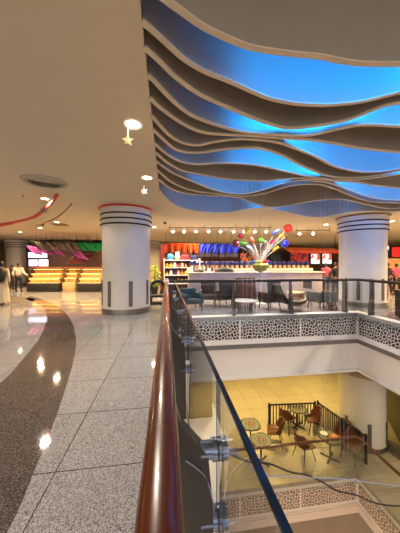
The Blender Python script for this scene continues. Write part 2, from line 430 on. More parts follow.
# ---------------------------------------------------------------- railings
def railing(label, p0, p1, out, z, posts, hmat, ext=(0,0), capw=.05, caph=.036, glass_top=1.1, edge=True, flare=1.0, foot=-.26, hz=1.065):
    p0, p1, o = Vector((*p0, 0)), Vector((*p1, 0)), Vector((*out, 0))
    L = (p1-p0).length; t = (p1-p0)/L
    base = thing('glass_railing', label, 'railing', (p0.x, p0.y, z))
    def P(s, q, h): return t*s + o*q + Vector((0,0,h))
    # handrail
    mb = MB(); rows = []
    for s in (-ext[0], L+ext[1]):
        rows.append([mb.bm.verts.new(P(s, math.copysign(abs(math.cos(a))**.75, math.cos(a))*capw, hz+math.copysign(abs(math.sin(a))**.8, math.sin(a))*caph)) for a in [2*PI*k/28 for k in range(28)]])
    for k in range(28):
        j = (k+1) % 28; mb.bm.faces.new((rows[0][k], rows[0][j], rows[1][j], rows[1][k]))
    mb.bm.faces.new(rows[0]); mb.bm.faces.new(rows[1][::-1])
    mb.build('handrail', hmat, base)
    GQ = .235
    for i, s in enumerate(posts):
        if 0 <= s <= L:
            poly = [(-.03,1.04),(.04,1.04),(.075,.93),(.185,.80),(.205,.6),(.212,0.004),(-.03,0.004)] if edge else [(-.02,1.04),(.03,1.04),(.07,.8),(.12,.4),(.15,0.004),(-.03,0.004)]
            m = Matrix(((o.x, 0, t.x, t.x*(s-.035)), (o.y, 0, t.y, t.y*(s-.035)), (0, 1, 0, 0), (0,0,0,1)))
            po = MB().prism(poly, m, .07).build('post', M_post, base, smooth=False)
            for h in ((.80, .505) if edge else ()):
                sb = MB(); a = P(s, .155 if edge else .08, h); b = P(s, GQ-.012, h)
                sb.rod(a, b, .036, 20); sb.rod(P(s, GQ+.012, h), P(s, GQ+.034, h), .05, 24); sb.rod(P(s, GQ-.03, h), P(s, GQ-.01, h), .044, 24)
                sb.build('standoff', M_chrome, po, 'round steel standoff clamping the glass')
    ss = sorted(set([-ext[0]]+[s for s in posts if 0 < s < L]+[L+ext[1]*0]))
    for a, b in zip(ss, ss[1:]):
        if b-a < .1: continue
        c = P((a+b)/2, GQ, (glass_top+foot)/2)
        ang = math.atan2(t.y, t.x)
        g = MB().box(c, (b-a-.012, .016, glass_top-foot), ang).build('glass_panel', M_glass, base, 'clear glass panel', smooth=False)
        if edge:
            MB().box(P((a+b)/2, GQ, glass_top+.004), (b-a-.012, .018, .010), ang).build('glass_edge', M_edge, g, 'dark blue top edge of the glass', smooth=False)
            MB().box(P(b-.003, GQ, (glass_top+foot)/2), (.006, .018, glass_top-foot), ang).build('joint_seal', M_seal, g, 'dark joint between two panes', smooth=False)
    return base
railing('near glass railing with glossy brown wooden handrail beside the camera', (-.015, -2.0), (-.015, 7.08), (1,0), 0,
        [1.5, 3.02, 4.5, 6.0, 7.5, 8.95], M_wood, capw=.05)
railing('far glass railing with dark handrail above the carved white fascia', (0.1, 7.3), (6.36, 7.3), (0,-1), 0,
        [1.95, 3.85, 5.75], M_drail, capw=.05, caph=.045, edge=False, hz=1.07, glass_top=1.01)
railing('right glass railing with dark handrail and flared bronze posts', (6.38, 7.25), (6.38, -2), (-1,0), 0,
        [.55, 2.2, 3.8, 5.3, 6.8], M_drail, capw=.05, caph=.045, edge=False, hz=1.07, glass_top=1.01)
railing('lower level glass railing in front of the cafe tables', (0.1, 7.3), (6.36, 7.3), (0,-1), LF,
        [], mat('lower_wood', (92,48,24), .35, coat=.4), capw=.04, edge=False, hz=1.07, glass_top=1.05)
railing('lower level glass railing on the right of the void', (6.38, 7.25), (6.38, -2), (-1,0), LF,
        [], mat('lower_wood', (92,48,24)), capw=.04, edge=False, hz=1.07, glass_top=1.05)
# ---------------------------------------------------------------- cables and strings
def cable(name, label, cat, pts, r, m, n=8):
    return tag(MB().tube(smooth_curve(pts, n), r, 8).build(name, m), label, cat)
cable('light_cable', 'dark wavy cable sagging across the void above the lower railing', 'cable',
      [at(214,449,2.0), at(232,455,2.3), at(250,462,2.7), at(270,464,2.9), at(290,472,3.1), at(307,475,3.2), at(322,482,3.3), at(338,491,3.4), at(356,495,3.5), at(375,503,3.6), at(400,506,3.7), at(450,505,4.2), Vector((6.17,1.6,-.3))], .011, mat('cable_black', (22,24,34), .45))
cable('light_cable', 'thin pale blue wire stretched across the void', 'cable',
      [at(233,452,2.0), at(260,473,2.6), at(290,477,3.0), at(340,479,3.4), at(400,486,4.0), at(450,489,4.4), Vector((6.17,1.9,-.45))], .006, mat('cable_blue', (150,165,200), .35))
cable('light_cable', 'thin wire looping down between handrail and nearest glass pane', 'cable',
      [at(186,461,.95), at(196,468,.98), at(206,478,1.0), at(212,497,1.0), at(214,515,1.02), at(209,540,1.02)], .0025, MATS['cable_blue'])
wire = mat('wire_clear', (205,200,188), .3)
s0 = None
for i, (px, f) in enumerate([(243,5.2),(247,5.6),(252,5.3),(256,5.7),(262,5.0),(321,5.4),(325,5.0),(330,5.6),(340,5.2),(344,5.5),(348,5.0)]):
    p = at(px, 264, f)
    if s0 is None:
        s0 = thing('hanging_light_string', 'thin clear light string hanging down through the void', 'light string', (p.x, p.y, CE+.1), 0, 'light strings hanging in the void')
        MB().rod((0,0,0), (0,0,-8.3), .002, 6).build('wire', wire, s0)
        MB().rod((0,0,-8.3), (0,0,-8.42), .012, 8).build('weight', M_steel, s0)
    else: dup(s0, (p.x, p.y, CE+.1))
# ---------------------------------------------------------------- lower cafe
def cafe_table(px, py, w, label, food=False, rz=0):
    p = atz(px, py, LF+.75)
    t = thing('cafe_table', label, 'table', (p.x, p.y, LF), rz, 'cafe tables on the lower floor')
    n = 40; prof = []
    mb = MB()
    poly = []
    for k in range(n):
        a = 2*PI*k/n; q = (abs(math.cos(a))**3+abs(math.sin(a))**3)**(-1/3)
        poly.append((math.cos(a)*q*w, math.sin(a)*q*w))
    mb.prism(poly, Matrix.Translation((0,0,.72)), .035).build('table_top', M_table, t)
    MB().cyl(0,0,.03,.72,.03,16).build('pedestal', M_matte, t)
    b = MB()
    for k in range(4):
        a = k*PI/2+.4; b.box((math.cos(a)*.16, math.sin(a)*.16, .02), (.34, .05, .035), a)
    b.build('foot', M_matte, t)
    return t
def table_mat():
    m = bpy.data.materials.new('mosaic_top'); m.use_nodes = True; nt = m.node_tree; b = nt.nodes['Principled BSDF']
    tc = nt.nodes.new('ShaderNodeTexCoord'); ln = nt.nodes.new('ShaderNodeVectorMath'); ln.operation = 'LENGTH'
    mp = nt.nodes.new('ShaderNodeMapping'); mp.inputs['Scale'].default_value = (1,1,0)
    nt.links.new(tc.outputs['Object'], mp.inputs[0]); nt.links.new(mp.outputs[0], ln.inputs[0])
    cr = nt.nodes.new('ShaderNodeValToRGB'); nt.links.new(ln.outputs['Value'], cr.inputs[0])
    cr.color_ramp.interpolation = 'CONSTANT'
    e = cr.color_ramp.elements; e[0].position = 0; e[0].color = (*lin((150,96,66)),1); e[1].position = .08; e[1].color = (*lin((70,62,50)),1)
    for p, c in ((.12,(140,120,96)),(.17,(84,86,76)),(.21,(126,128,108)),(.29,(104,110,96)),(.33,(72,70,56))):
        x = e.new(p); x.color = (*lin(c),1)
    v = nt.nodes.new('ShaderNodeTexVoronoi'); v.inputs['Scale'].default_value = 30
    nt.links.new(tc.outputs['Object'], v.inputs['Vector'])
    mx = nt.nodes.new('ShaderNodeMix'); mx.data_type = 'RGBA'; mx.blend_type = 'MULTIPLY'; mx.inputs[0].default_value = .35
    nt.links.new(cr.outputs[0], mx.inputs[6]); nt.links.new(v.outputs['Color'], mx.inputs[7])
    nt.links.new(mx.outputs[2], b.inputs['Base Color']); b.inputs['Roughness'].default_value = .6
    return m
M_table = table_mat()
T1 = cafe_table(250.5, 424, .36, 'mosaic cafe table at far left, behind the other left table')
T2 = cafe_table(261, 440, .36, 'mosaic cafe table at left, nearest the lower railing', rz=.2)
T3 = cafe_table(297.5, 408, .36, 'mosaic cafe table at the back beside the slatted fence', rz=.1)
T4 = cafe_table(330, 437, .36, 'cafe table on the right holding an orange dish', rz=.3)
p = T4.location
tag(MB().lathe([(.02,0),(.09,.01),(.13,.035),(.125,.037),(.085,.02),(0.001,.015)], 24, cap=False).build('dish', mat('white_china', (230,225,215), .2)), 'small white dish on the right cafe table', 'dish').location = (p.x-.13, p.y+.16, LF+.757)
tag(MB().lathe([(.02,0),(.09,.01),(.14,.04),(.12,.06),(0.001,.07)], 24).build('food_plate', mat('orange_food', (205,120,50), .4)), 'orange food dish on the right cafe table', 'dish').location = (p.x+.14, p.y-.08, LF+.757)
def shell_chair(loc, rz, label):
    t = thing('cafe_chair', label, 'chair', loc, rz, 'brown cafe chairs')
    def fn(u, v):   # u across, v from seat front to back top ; chair faces +y
        x = (u-.5)*2
        if v < .5:
            s = v/.5; y = .24-.44*s; z = .45-.02*math.sin(PI*s)+.0*x; w = .22+.03*math.sin(PI*s*.5); z += .10*abs(x)**3*s
        else:
            s = (v-.5)/.5; a = s*1.2
            y = -.20-.10*math.sin(a); z = .45+.42*s; w = .25*(1-.35*s**3); z += .10*abs(x)**3*(1-s); y += .17*abs(x)**2.2*(1-.3*s)
        return Vector((x*w, y, z))
    MB().grid(fn, 12, 20).build('seat_shell', M_brown, t, solid=.028)
    for sx in (-1,1):
        for sy, yy in ((1,.2),(-1,-.2)):
            MB().rod((sx*.15, yy*.6, .44), (sx*.22, yy*1.15, 0), .013, 8).build('leg', M_matte, t)
    return t
def floor_at(px, py): return atz(px, py, LF)
def seat_loc(px, py):
    p = atz(px, py, LF+.45); return (p.x, p.y, LF)
ch = shell_chair(seat_loc(275,432), math.radians(65), 'brown shell chair facing the two left tables'); ch.scale = (1.2,1.2,1.12)
chair_specs = [((287,418.5), -60, 'brown shell chair left of the back table'),
               ((313,420), 80, 'wide brown chair right of the back table against the fence'),
               ((304,446), -75, 'brown shell chair in the middle nearest the lower railing'),
               ((341,436), 100, 'brown chair between right table and slatted fence'),
               ((352,447), 110, 'reddish brown chair at the fence end by the column')]
for (px, py), a, lb in chair_specs: dup(ch, seat_loc(px, py), math.radians(a), lb)
def fence(a, b, label, n, h=.95):
    a, b = Vector(a), Vector(b); L = (b-a).length
    t = thing('slatted_fence', label, 'fence', a, math.atan2(b.y-a.y, b.x-a.x))
    m = MB()
    for k in range(n): m.box((L*(k+.5)/n, 0, h/2), (.035, .03, h-.05))
    m.build('slat_panel', M_matte, t, smooth=False)
    MB().box((L/2, 0, h), (L, .05, .05)).build('top_rail', M_matte, t, smooth=False)
    for x in (0, L): MB().box((x, 0, h/2+.04), (.06, .06, h+.08)).build('post', M_matte, t, smooth=False)
A = floor_at(269,426); B = floor_at(315,424); D = floor_at(366,464)
fence(A, B, 'black slatted fence along the back of the cafe', 16, .9)
fence(B+Vector((.1,-.05,0)), D, 'black slatted fence running from back table to column', 24, .95)
# olive wall on the right of the lower floor
a, b = Vector((10.2, 10.2)), Vector((8.1, 6.9)); mid = (a+b)/2; L = (b-a).length
structure('wall_lower_right', MB().box((mid.x+.1, mid.y, (LF-1.98)/2), (L, .15, -1.98-LF), math.atan2(b.y-a.y, b.x-a.x)), mat('olive_wall', (84,78,52), .5, var=.25, scale=2), smooth=False)
# ---------------------------------------------------------------- ceiling lights and vent
lens_n = 0
def lamp(p, power, col=(1,.82,.6), size=.17, spread=150, kind='AREA'):
    l = bpy.data.lights.new('downlight_or_fill_lamp', kind); l.energy = power; l.color = col
    if kind == 'AREA': l.shape = 'DISK'; l.size = size; l.spread = math.radians(spread)
    o = bpy.data.objects.new('downlight_or_fill_lamp', l); C.objects.link(o); o.location = p; return o
DL = None
def downlight(p, label, r=.11, power=60, col=(1,.80,.58), z=CE):
    global DL
    if DL is None:
        t = thing('downlight', label, 'ceiling light', (p[0], p[1], z), 0, 'recessed ceiling downlights')
        MB().lathe([(.085,-.004),(.12,-.016),(.13,-.008),(.13,.0)], 32, cap=False).build('trim_ring', M_white, t)
        MB().lathe([(.001,-.009),(.088,-.009)], 32, cap=False).build('lens', M_lamp, t)
        DL = t
    else:
        t = dup(DL, (p[0], p[1], z), label=label)
    lamp((p[0], p[1], z-.02), power, col)
cam_dl = [((133,124), 'bright round downlight above the hanging star ornament'), ((147,177.5), 'small downlight near the edge of the wave ceiling'),
          ((45,198.5), 'downlight just right of the red ribbon, by the round vent'), ((57,222), 'downlight beyond the tail of the thin ribbon'),
          ((40,228), 'distant downlight over the market counters'), ((20,232), 'leftmost small downlight near the distant left column'),
          ((154,227), 'distant downlight between near column and track lights'), ((326,224.5), 'downlight left of the right column top'),
          ((392,221), 'downlight at the right edge beyond the right column')]
for (x, y), lb in cam_dl:
    p = atz(x, y, CE); downlight(p, lb, power=(42 if y < 200 else 90), col=(1,.88,.72) if y < 200 else (1,.68,.38))
# lamps of the same kind outside the frame (lights only what the ceiling has there)
for x, y in ((-3.2,-1.5),(-1.2,-2.2),(-3.4,2.2),(-5.5,-1.0),(-6.2,3.0),(-5.6,6.6),(-9,1.5),(-9.5,6)):
    lamp((x, y, CE-.05), 40, (1,.9,.78))
for x, y in ((-10,12),(-6,12.5),(-2.5,12.5),(1.5,13),(5,13.2),(9.5,12),(13,10),(-8,17),(-4,18),(1,17.5),(5.5,17.5),(10,17.5),(14,15),(12,5),(10,8),(16,11)):
    lamp((x, y, CE-.05), 135, (1,.68,.33))
# void: fill lamps added to brighten beams and right column, lower floor lamps
for x, y in ((8,0),(8,4)): lamp((x, y, CE-.05), 120, (1,.85,.68))
for x, y in ((11.3,5.6),(11.2,2.5)): lamp((x, y, CE-.05), 150, (1,.72,.42))
for x, y in ((-2,9.2),(1.5,9.0),(4.4,9.2),(7.4,11),(1,12),(4.5,12.4),(8.5,13),(-2.5,12.5)):
    lamp((x, y, -2.05), 62, (1,.72,.24))
for x, y in ((8.3,5.5),(8.3,2)):
    lamp((x, y, -2.05), 40, (1,.8,.5))
for x, y in ((1.5,3),(4.6,4.5),(3,0)): lamp((x, y, -6.5), 170, (1,.7,.5))
# round vent
p = atz(45, 181.5, CE)
v = thing('ceiling_vent', 'large round grey louvred air vent in the ceiling', 'air vent', (p.x, p.y, CE))
M_vent = mat('vent_grey', (176,166,148), .5); M_ventd = mat('vent_dark', (84,76,66), .6)
MB().lathe([(.36,-.012),(.40,-.045),(.44,-.03),(.46,0)], 48, cap=False).build('rim', M_vent, v)
for k in range(5):
    MB().lathe([(.05+k*.065,-.035),(.095+k*.065,-.012)], 48, cap=False).build('louvre', M_vent, v, solid=.004)
MB().lathe([(.001,-.005),(.38,-.005)], 48, cap=False).build('duct', M_ventd, v)
p = atz(60, 224.5, CE)
h = MB().box((0,0,-.01), (.62,.62,.02)); h.build('access_hatch', mat('hatch', (120,98,70), .7)); o = C.objects['access_hatch']; o.location = (p.x, p.y, CE); tag(o, 'small square hatch in the left ceiling', 'hatch')
p = atz(23, 195, CE); tag(MB().lathe([(.03,0),(.03,-.02),(.012,-.03),(.012,-.06),(.03,-.065),(.001,-.07)], 16, cap=False).build('sprinkler', M_vent), 'small ceiling sprinkler left of the round vent', 'sprinkler').location = (p.x, p.y, CE)
# ribbons and ornaments
def ribbon(pts, w, th, m, label):
    c = smooth_curve(pts, 8); mb = MB(); V = []
    for i, p in enumerate(c):
        t = (c[min(i+1,len(c)-1)]-c[max(i-1,0)]).normalized(); a = .5*math.sin(i*.16)+.9
        u = Vector((-t.y, t.x, 0)).normalized()*math.cos(a)+Vector((0,0,1))*math.sin(a)
        V.append([mb.bm.verts.new(p-u*w), mb.bm.verts.new(p+u*w)])
    for a, b in zip(V, V[1:]): mb.bm.faces.new((a[0], a[1], b[1], b[0]))
    return tag(mb.build('hanging_ribbon', m, solid=th), label, 'ribbon')
ribbon([atz(58,193.5,CE-.01), at(52,202,6.6), at(44,210,7.25), at(34,217,7.5), at(20,221,7.6), at(6,224,7.6), at(-15,226,8.2), atz(-40,222,CE-.01)], .055, .006, mat('red_ribbon', (196,70,60), .5), 'red ribbon garland swagged from ceiling at the left')
ribbon([atz(72,203.5,CE-.01), at(65,211,8.0), at(56,218,8.3), at(47,222,8.8), atz(36,226,CE-.01)], .02, .005, mat('brown_ribbon', (150,96,62), .5), 'thin brown ribbon hanging right of the red garland')
def star_ornament(px, py, f, r, label, m, pts=5, rays=False):
    p = at(px, py, f)
    t = thing('star_ornament', label, 'ornament', p, 0, 'hanging star ornaments')
    poly = [((r if k % 2 == 0 else r*.42)*math.sin(k*PI/pts), (r if k % 2 == 0 else r*.42)*math.cos(k*PI/pts)) for k in range(2*pts)]
    M = Matrix.Rotation(PI/2, 4, 'X') @ Matrix.Translation((0,0,-.015))
    MB().prism(poly, M, .03).build('star', m, t, smooth=False)
    MB().rod((0,0,r), (0,0,CE-p.z), .003, 6).build('cord', wire, t)
M_star = mat('star_gold', (150,130,92), .4, metal=.3); M_stard = mat('star_dark', (34,29,24), .5)
star_ornament(128, 141, 3.15, .085, 'pale star ornament hanging beside the bright near downlight', M_star)
star_ornament(44, 210, 7.2, .12, 'dark star ornament pinned on the red ribbon', M_stard)
star_ornament(144, 191.5, 5.4, .10, 'dark snowflake ornament hanging above the near column', M_stard, 6)
star_ornament(165, 223, 9.0, .08, 'small dark ornament hanging left of the track lights', M_stard, 6)
star_ornament(43, 225, 10, .06, 'tiny dark ornament over the market', M_stard, 4)
# track lights
def track(px0, px1, py, f, n, label, g):
    a, b = at(px0, py, f), at(px1, py, f)
    t = thing('lighting_track', label, 'lighting track', (a.x, a.y, CE))
    d = b-a; d.z = 0
    MB().rod((0,0,-.16), (d.x, d.y, -.16), .018, 8).build('track_bar', M_matte, t)
    for q in (0.02,.35,.65,.98): MB().rod((d.x*q, d.y*q, -.16), (d.x*q, d.y*q, -.004), .008, 6).build('drop_rod', M_matte, t)
    return a, d
TL = None
def spots(a, d, fr, label, g):
    global TL
    for q in fr:
        p = (a.x+d.x*q, a.y+d.y*q-.02, CE-.18)
        if TL is None:
            t = thing('track_spotlight', label, 'spotlight', p, 0, g)
            MB().lathe([(.02,-.0),(.05,-.03),(.06,-.12),(.062,-.15),(.052,-.15)], 20, cap=False).build('housing', M_white, t)
            MB().ball((0,0,-.15), .062, seg=14).build('lens', M_lampw, t)
            TL = t
        else: t = dup(TL, p, 0, label, g)
a, d = track(168, 272, 224.5, 11.2, 9, 'long black lighting track beyond the wave ceiling', '')
spots(a, d, [(x-168)/104 for x in (173,184,196,208.5,220.5,233.5,244,254.5,266)], 'white track spotlight shining in the long ceiling row', 'spotlights on the long ceiling track')
for q in (.1,.4,.7,.95): lamp((a.x+d.x*q, a.y+1.0, CE-.4), 60, (1,.85,.66))
a, d = track(296, 330, 226, 12.0, 3, 'short black lighting track left of the right column', '')
spots(a, d, (.1,.5), 'white spotlight on the short track by the right column', 'spotlights on the short ceiling track')
# ---------------------------------------------------------------- glass balloon sculpture
bp = at(260.5, 264, 9.6)
sc = thing('balloon_sculpture', 'tree sculpture of colourful glass balloons on thin clear stems', 'sculpture', (bp.x, bp.y, 0))
lamp((bp.x-.3, 7.9, 3.3), 55, (1,.9,.8)); lamp((bp.x+.6, 8.3, 3.3), 45, (1,.9,.8))  # two fill lamps without fixtures, added to brighten the balloons
def lc(px, py, f=9.6):
    p = at(px, py, f); return Vector((p.x-bp.x, p.y-bp.y, p.z))
MB().lathe([(.22,0),(.22,.03),(.04,.06),(.035,1.35),(.03,1.5)], 24).build('pole', mat('white_pole', (215,210,205), .3), sc)
GB = lambda n, c: mat('balloon_'+n, c, .12, coat=.8)
bal = [(288,228.5,.175,(1,1,1),0,'red',(215,40,22)), (285,244,.14,(1,1,1),0,'blue',(20,30,205)), (282,236,.10,(1.35,.6,.8),0,'yellow',(235,190,20)),
       (276,231.5,.12,(1.7,.6,.6),-.5,'slate',(70,90,180)), (272,242,.10,(1.2,.7,.9),-.5,'magenta',(200,40,90)), (279,242.5,.10,(1.7,.5,.4),-.6,'leaf',(90,120,60)),
       (275.5,249,.11,(1.6,.5,.45),-.7,'amber',(225,150,25)), (247,231,.13,(.85,.7,1.45),0,'yellow',(235,190,20)), (241,236,.11,(1.3,.7,.8),.3,'crimson',(165,30,30)),
       (243,243.5,.12,(1.3,.7,.7),.1,'green',(90,190,50)), (236,243.5,.15,(1,.9,1.05),0,'maroon',(125,20,40)), (252,240,.10,(.8,.6,1.3),-.6,'orange',(225,100,50)),
       (261,240,.11,(1.2,.7,.8),0,'green',(90,190,50)), (266,242,.08,(1,.8,.9),0,'pearl',(225,220,225)), (249,247,.08,(1.4,.6,.8),.4,'pearl',(225,220,225)),
       (286,236,.05,(1,.6,.8),0,'violet',(110,60,80))]
stem = mat('clear_stem', (210,205,195), .15)
for px, py, r, scl, rot, n, c in bal:
    f = 9.6+random.uniform(-.35,.35); q = lc(px, py, f)
    b = MB(); b.ball((q.x, q.y, q.z), r, scl, 18, (0, rot, 0)); o = b.build('balloon', GB(n, c), sc, n+' glass balloon')
    a0 = Vector((0,0,1.5)); m1 = a0.lerp(q, .45); m1.x *= .55; m1.y *= .55
    MB().tube(smooth_curve([a0, m1, q], 6), .011, 6).build('stem', stem, o)
for k in range(10):
    a = 2*PI*k/10
    MB().tube(smooth_curve([Vector((0,0,1.5)), Vector((math.cos(a)*.2, math.sin(a)*.2, 1.95)), Vector((math.cos(a)*.5, math.sin(a)*.4, 2.35))], 6), .012, 6).build('stem', stem, sc)
MB().lathe([(.03,1.27),(.2,1.32),(.31,1.45),(.33,1.56),(.28,1.64),(.1,1.62)], 28).build('bowl', mat('bowl_glass', (150,150,60), .15, coat=.8, var=.6, scale=9), sc, 'olive and yellow patterned glass bowl')
for k, (n, c) in enumerate((('crimson',(165,30,30)),('blue',(20,30,205)),('teal',(60,120,160)),('green',(90,190,50)),('teal',(60,120,160)),('amber',(225,150,25)))):
    a = k*PI/3-1.0; MB().ball((math.cos(a)*.26, math.sin(a)*.2, 1.68), .1, (1,1,.8), 14).build('balloon', GB(n, c), sc, n+' glass ball on the bowl rim')
MB().rod((0,0,1.6), (-.02,0,CE), .005, 6).build('suspension_wire', M_matte, sc)
# ---------------------------------------------------------------- upper far side: bar, jars, shop
def bx(px0, px1, f):   # x-range at depth
    return at(px0, 264, f), at(px1, 264, f)
cl, cr_ = Vector((1.0, 11.6)), Vector((6.1, 11.6))
bar = thing('bar_counter', 'long white bar counter behind the far railing', 'counter', ((cl.x+cr_.x)/2+1.0, 11.9, 0))
W = 7.0
MB().box((0,0,.58), (W,.7,1.14), bev=.01).build('body', mat('lilac_panel', (178,168,176), .4, var=.05, scale=2), bar)
MB().box((0,-.03,1.18), (W+.12,.9,.05), bev=.01).build('worktop', mat('white_top', (232,226,220), .15), bar, 'glossy white worktop')
b = MB()
for k in range(7): b.box((-W/2+.45+k*.88, -.356, .58), (.012,.01,1.1))
b.build('panel_joint', M_grey, bar)
MB().box((0,.62,1.3), (W,.3,.14)).build('display_ledge', mat('ledge_cream', (228,214,196), .4), bar)
J = None
for k in range(25):
    x = bar.location.x-W/2+.25+k*.27; y = 12.5
    if J is None:
        J = thing('candy_jar', 'cream jar with navy blue lid in the row on the bar ledge', 'jar', (x, y, 1.37), 0, 'navy lidded jars on the bar ledge')
        MB().lathe([(.06,0),(.085,.03),(.085,.14),(.06,.17)], 16).build('body', mat('jar_cream', (222,188,140), .3), J)
        MB().lathe([(.07,.165),(.11,.19),(.115,.33),(.06,.37)], 16).build('lid', mat('jar_navy', (34,38,92), .35), J)
    else: dup(J, (x, y, 1.37))
def simple(name, mb, m, loc, label, cat, rz=0, group=None):
    o = mb.build(name, m); o.location = loc; o.rotation_euler = (0,0,rz); return tag(o, label, cat, group)
# things on the bar
p = at(241.5, 276, 10.9)
o = thing('domed_cover', 'black domed cover on the white bar below the sculpture', 'cover', (bar.location.x-1.70, 11.75, 1.205))
MB().lathe([(.5,0),(.49,.06),(.42,.15),(.28,.21),(.001,.235)], 28, sy=.6).build('dome', M_matte, o); MB().cyl(0,0,.23,.27,.03,12).build('knob', M_steel, o)
simple('serving_tray', MB().lathe([(.2,0),(.3,.05),(.27,.09),(.12,.14),(.001,.15)], 24, sy=.7), M_matte, (bar.location.x-3.0,11.75,1.205), 'low black tray at the left end of the bar', 'tray')
simple('glass_ball', MB().ball((0,0,.14), .14), GB('purple', (105,40,130)), (bar.location.x+.22,11.8,1.205), 'purple glass ball standing on the bar', 'ball')
cyl_mats = [('bottle_w',(225,220,214)),('bottle_b',(40,70,140)),('bottle_o',(220,120,30)),('bottle_r',(160,40,44)),('bottle_g',(80,130,90)),('bottle_k',(30,28,34))]
nm = ['white','blue','orange','red','green','black']
for k in range(12):
    i = k % 6
    x = bar.location.x-W/2+.15+k*.155
    if k in (3,): continue
    h = .22+.1*random.random()
    t = thing('bottle', 'small bottle', 'bottle', (x, 12.1, 1.205), 0, 'small bottles at the left end of the bar')
    t['label'] = '%s bottle in the %s half of the cluster at the left bar end' % (nm[i], 'left' if k < 6 else 'right')
    MB().lathe([(.035,0),(.05,.02),(.05,h*.6),(.02,h*.8),(.02,h)], 14).build('body', mat(cyl_mats[i][0], cyl_mats[i][1], .2), t)
    MB().cyl(0,0,h,h+.03,.024,10).build('cap', M_black, t)
# hanging fabric swags, orange and blue
def swag_mesh(w, h, lean, col_m, parent, y=0):
    def fn(u, v):
        x = (u-.5)*w*(1-.55*v)+lean*v; return Vector((x, y+.07*math.sin(u*9+v*2)+.03*v, -h*v-.05*math.sin(u*PI)*(1-v)))
    return MB().grid(fn, 14, 8).build('fabric', col_m, parent, solid=.01)
def swag(px, f, z, w, h, lean, m, name, label, g, tail=True):
    p = at(px, 264, f)
    t = thing('hanging_swag', label, 'fabric swag', (p.x, p.y, z), 0, g)
    swag_mesh(w, h, lean, m, t)
    MB().rod((-w/2,0,.01), (w/2,0,.01), .012, 6).build('hanger_bar', M_matte, t)
    MB().rod((0,0,.01), (0,0,CE-z), .006, 6).build('hanger_cord', M_matte, t)
    if tail: MB().box((lean,.03,-h-.12), (w*.75,.03,.22)).build('tail', M_tail, t, 'dark lower end')
    return t
M_tail = mat('swag_tail', (34,22,38), .6)
M_or = mat('swag_orange', (224,84,40), .6, var=.2, scale=6); M_bl = mat('swag_blue', (38,64,220), .6, var=.2, scale=6)
M_mg = mat('swag_magenta', (158,70,150), .6, var=.2, scale=6); M_gr = mat('swag_green', (20,170,95), .6, var=.2, scale=6); M_gy = mat('swag_grey', (90,80,72), .6)
t = swag(165.5, 14, 2.85, .34, .62, .04, M_or, 'orange', 'orange fabric swag in the row over the shop', 'orange swags over the shop')
for px in (172,178,184,190,196): dup(t, (at(px,264,14).x, at(px,264,14).y, 2.85+random.uniform(-.03,.03)), random.uniform(-.3,.3))
t = swag(203.5, 14, 2.82, .46, .58, -.12, M_bl, 'blue', 'blue fabric swag in the row over the bar', 'blue swags over the bar')
for px in (210,217,224,230.5,237): dup(t, (at(px,264,14).x, at(px,264,14).y, 2.82+random.uniform(-.04,.04)), random.uniform(-.3,.3))
# shop behind
M_dark = mat('shop_dark', (84,50,38), .6, var=.3, scale=2)
def panel(name, px0, px1, py0, py1, f, m, label, cat, frame=None, th=.06):
    a = at(px0, py1, f); b = at(px1, py0, f); c = (a+b)/2
    w = abs((px1-px0)/F*f)*1.02; h = b.z-a.z
    t = thing(name, label, cat, (c.x, c.y, a.z))
    MB().box((0,0,h/2), (w,th,h)).build('face', m, t, smooth=False)
    fm = MB()
    for s in (-1,1): fm.box((s*w/2,0,h/2), (.05,th+.03,h+.05))
    for s in (0,1): fm.box((0,0,h*s), (w+.05,th+.03,.05))
    fm.build('frame', frame or M_matte, t, smooth=False)
    return t
structure('wall_shop', MB().box((6.0,21.7,1.5), (13.4,.2,3.0)), M_dark, smooth=False)
shelf_back = structure('wall_shop_left', MB().box((.62,15.6,1.45), (1.94,.12,2.9)), mat('shop_warm', (120,74,50), .6, var=.3, scale=3), smooth=False)
def picture_mat(name, cols, sc=2.2):
    m = bpy.data.materials.new(name); m.use_nodes = True; nt = m.node_tree; b = nt.nodes['Principled BSDF']
    tc = nt.nodes.new('ShaderNodeTexCoord'); n = nt.nodes.new('ShaderNodeTexNoise'); n.inputs['Scale'].default_value = sc
    nt.links.new(tc.outputs['Object'], n.inputs[0]); cr = nt.nodes.new('ShaderNodeValToRGB'); cr.color_ramp.interpolation = 'CONSTANT'
    nt.links.new(n.outputs['Fac'], cr.inputs[0]); e = cr.color_ramp.elements
    e[0].position = 0; e[0].color = (*lin(cols[0]),1); e[1].position = .62; e[1].color = (*lin(cols[-1]),1)
    for i, c in enumerate(cols[1:-1]): x = e.new(.40+.12*i); x.color = (*lin(c),1)
    nt.links.new(cr.outputs[0], b.inputs['Base Color']); b.inputs['Roughness'].default_value = .4
    nt.links.new(cr.outputs[0], b.inputs['Emission Color']); b.inputs['Emission Strength'].default_value = 1.3
    return m
P_red = picture_mat('backlit_red', [(30,8,8),(120,24,20),(60,14,12),(150,40,30)])
P_wht = picture_mat('backlit_white', [(200,190,180),(215,205,200),(200,70,40),(60,50,60)], 1.7)
P_brn = picture_mat('backlit_brown', [(30,14,8),(150,64,28),(20,12,10),(190,90,40)], 2.5)
panel('menu_board', 240, 249, 252.5, 261, 17, P_brn, 'brown lit picture board behind the left of the sculpture', 'sign')
panel('menu_board', 251, 262, 252.5, 261, 17.2, P_brn, 'dark brown lit picture board directly behind the sculpture stems', 'sign')
panel('menu_board', 270, 289, 252, 262, 17, mat('board_black', (22,22,28), .3), 'black menu board right of the sculpture', 'sign')
panel('menu_board', 290, 309, 252, 263, 16.5, P_red, 'dark red lit picture board over the jars', 'sign')
panel('poster', 310, 320, 253.5, 264, 16, P_wht, 'white lit poster with red figure, left of the pair', 'poster')
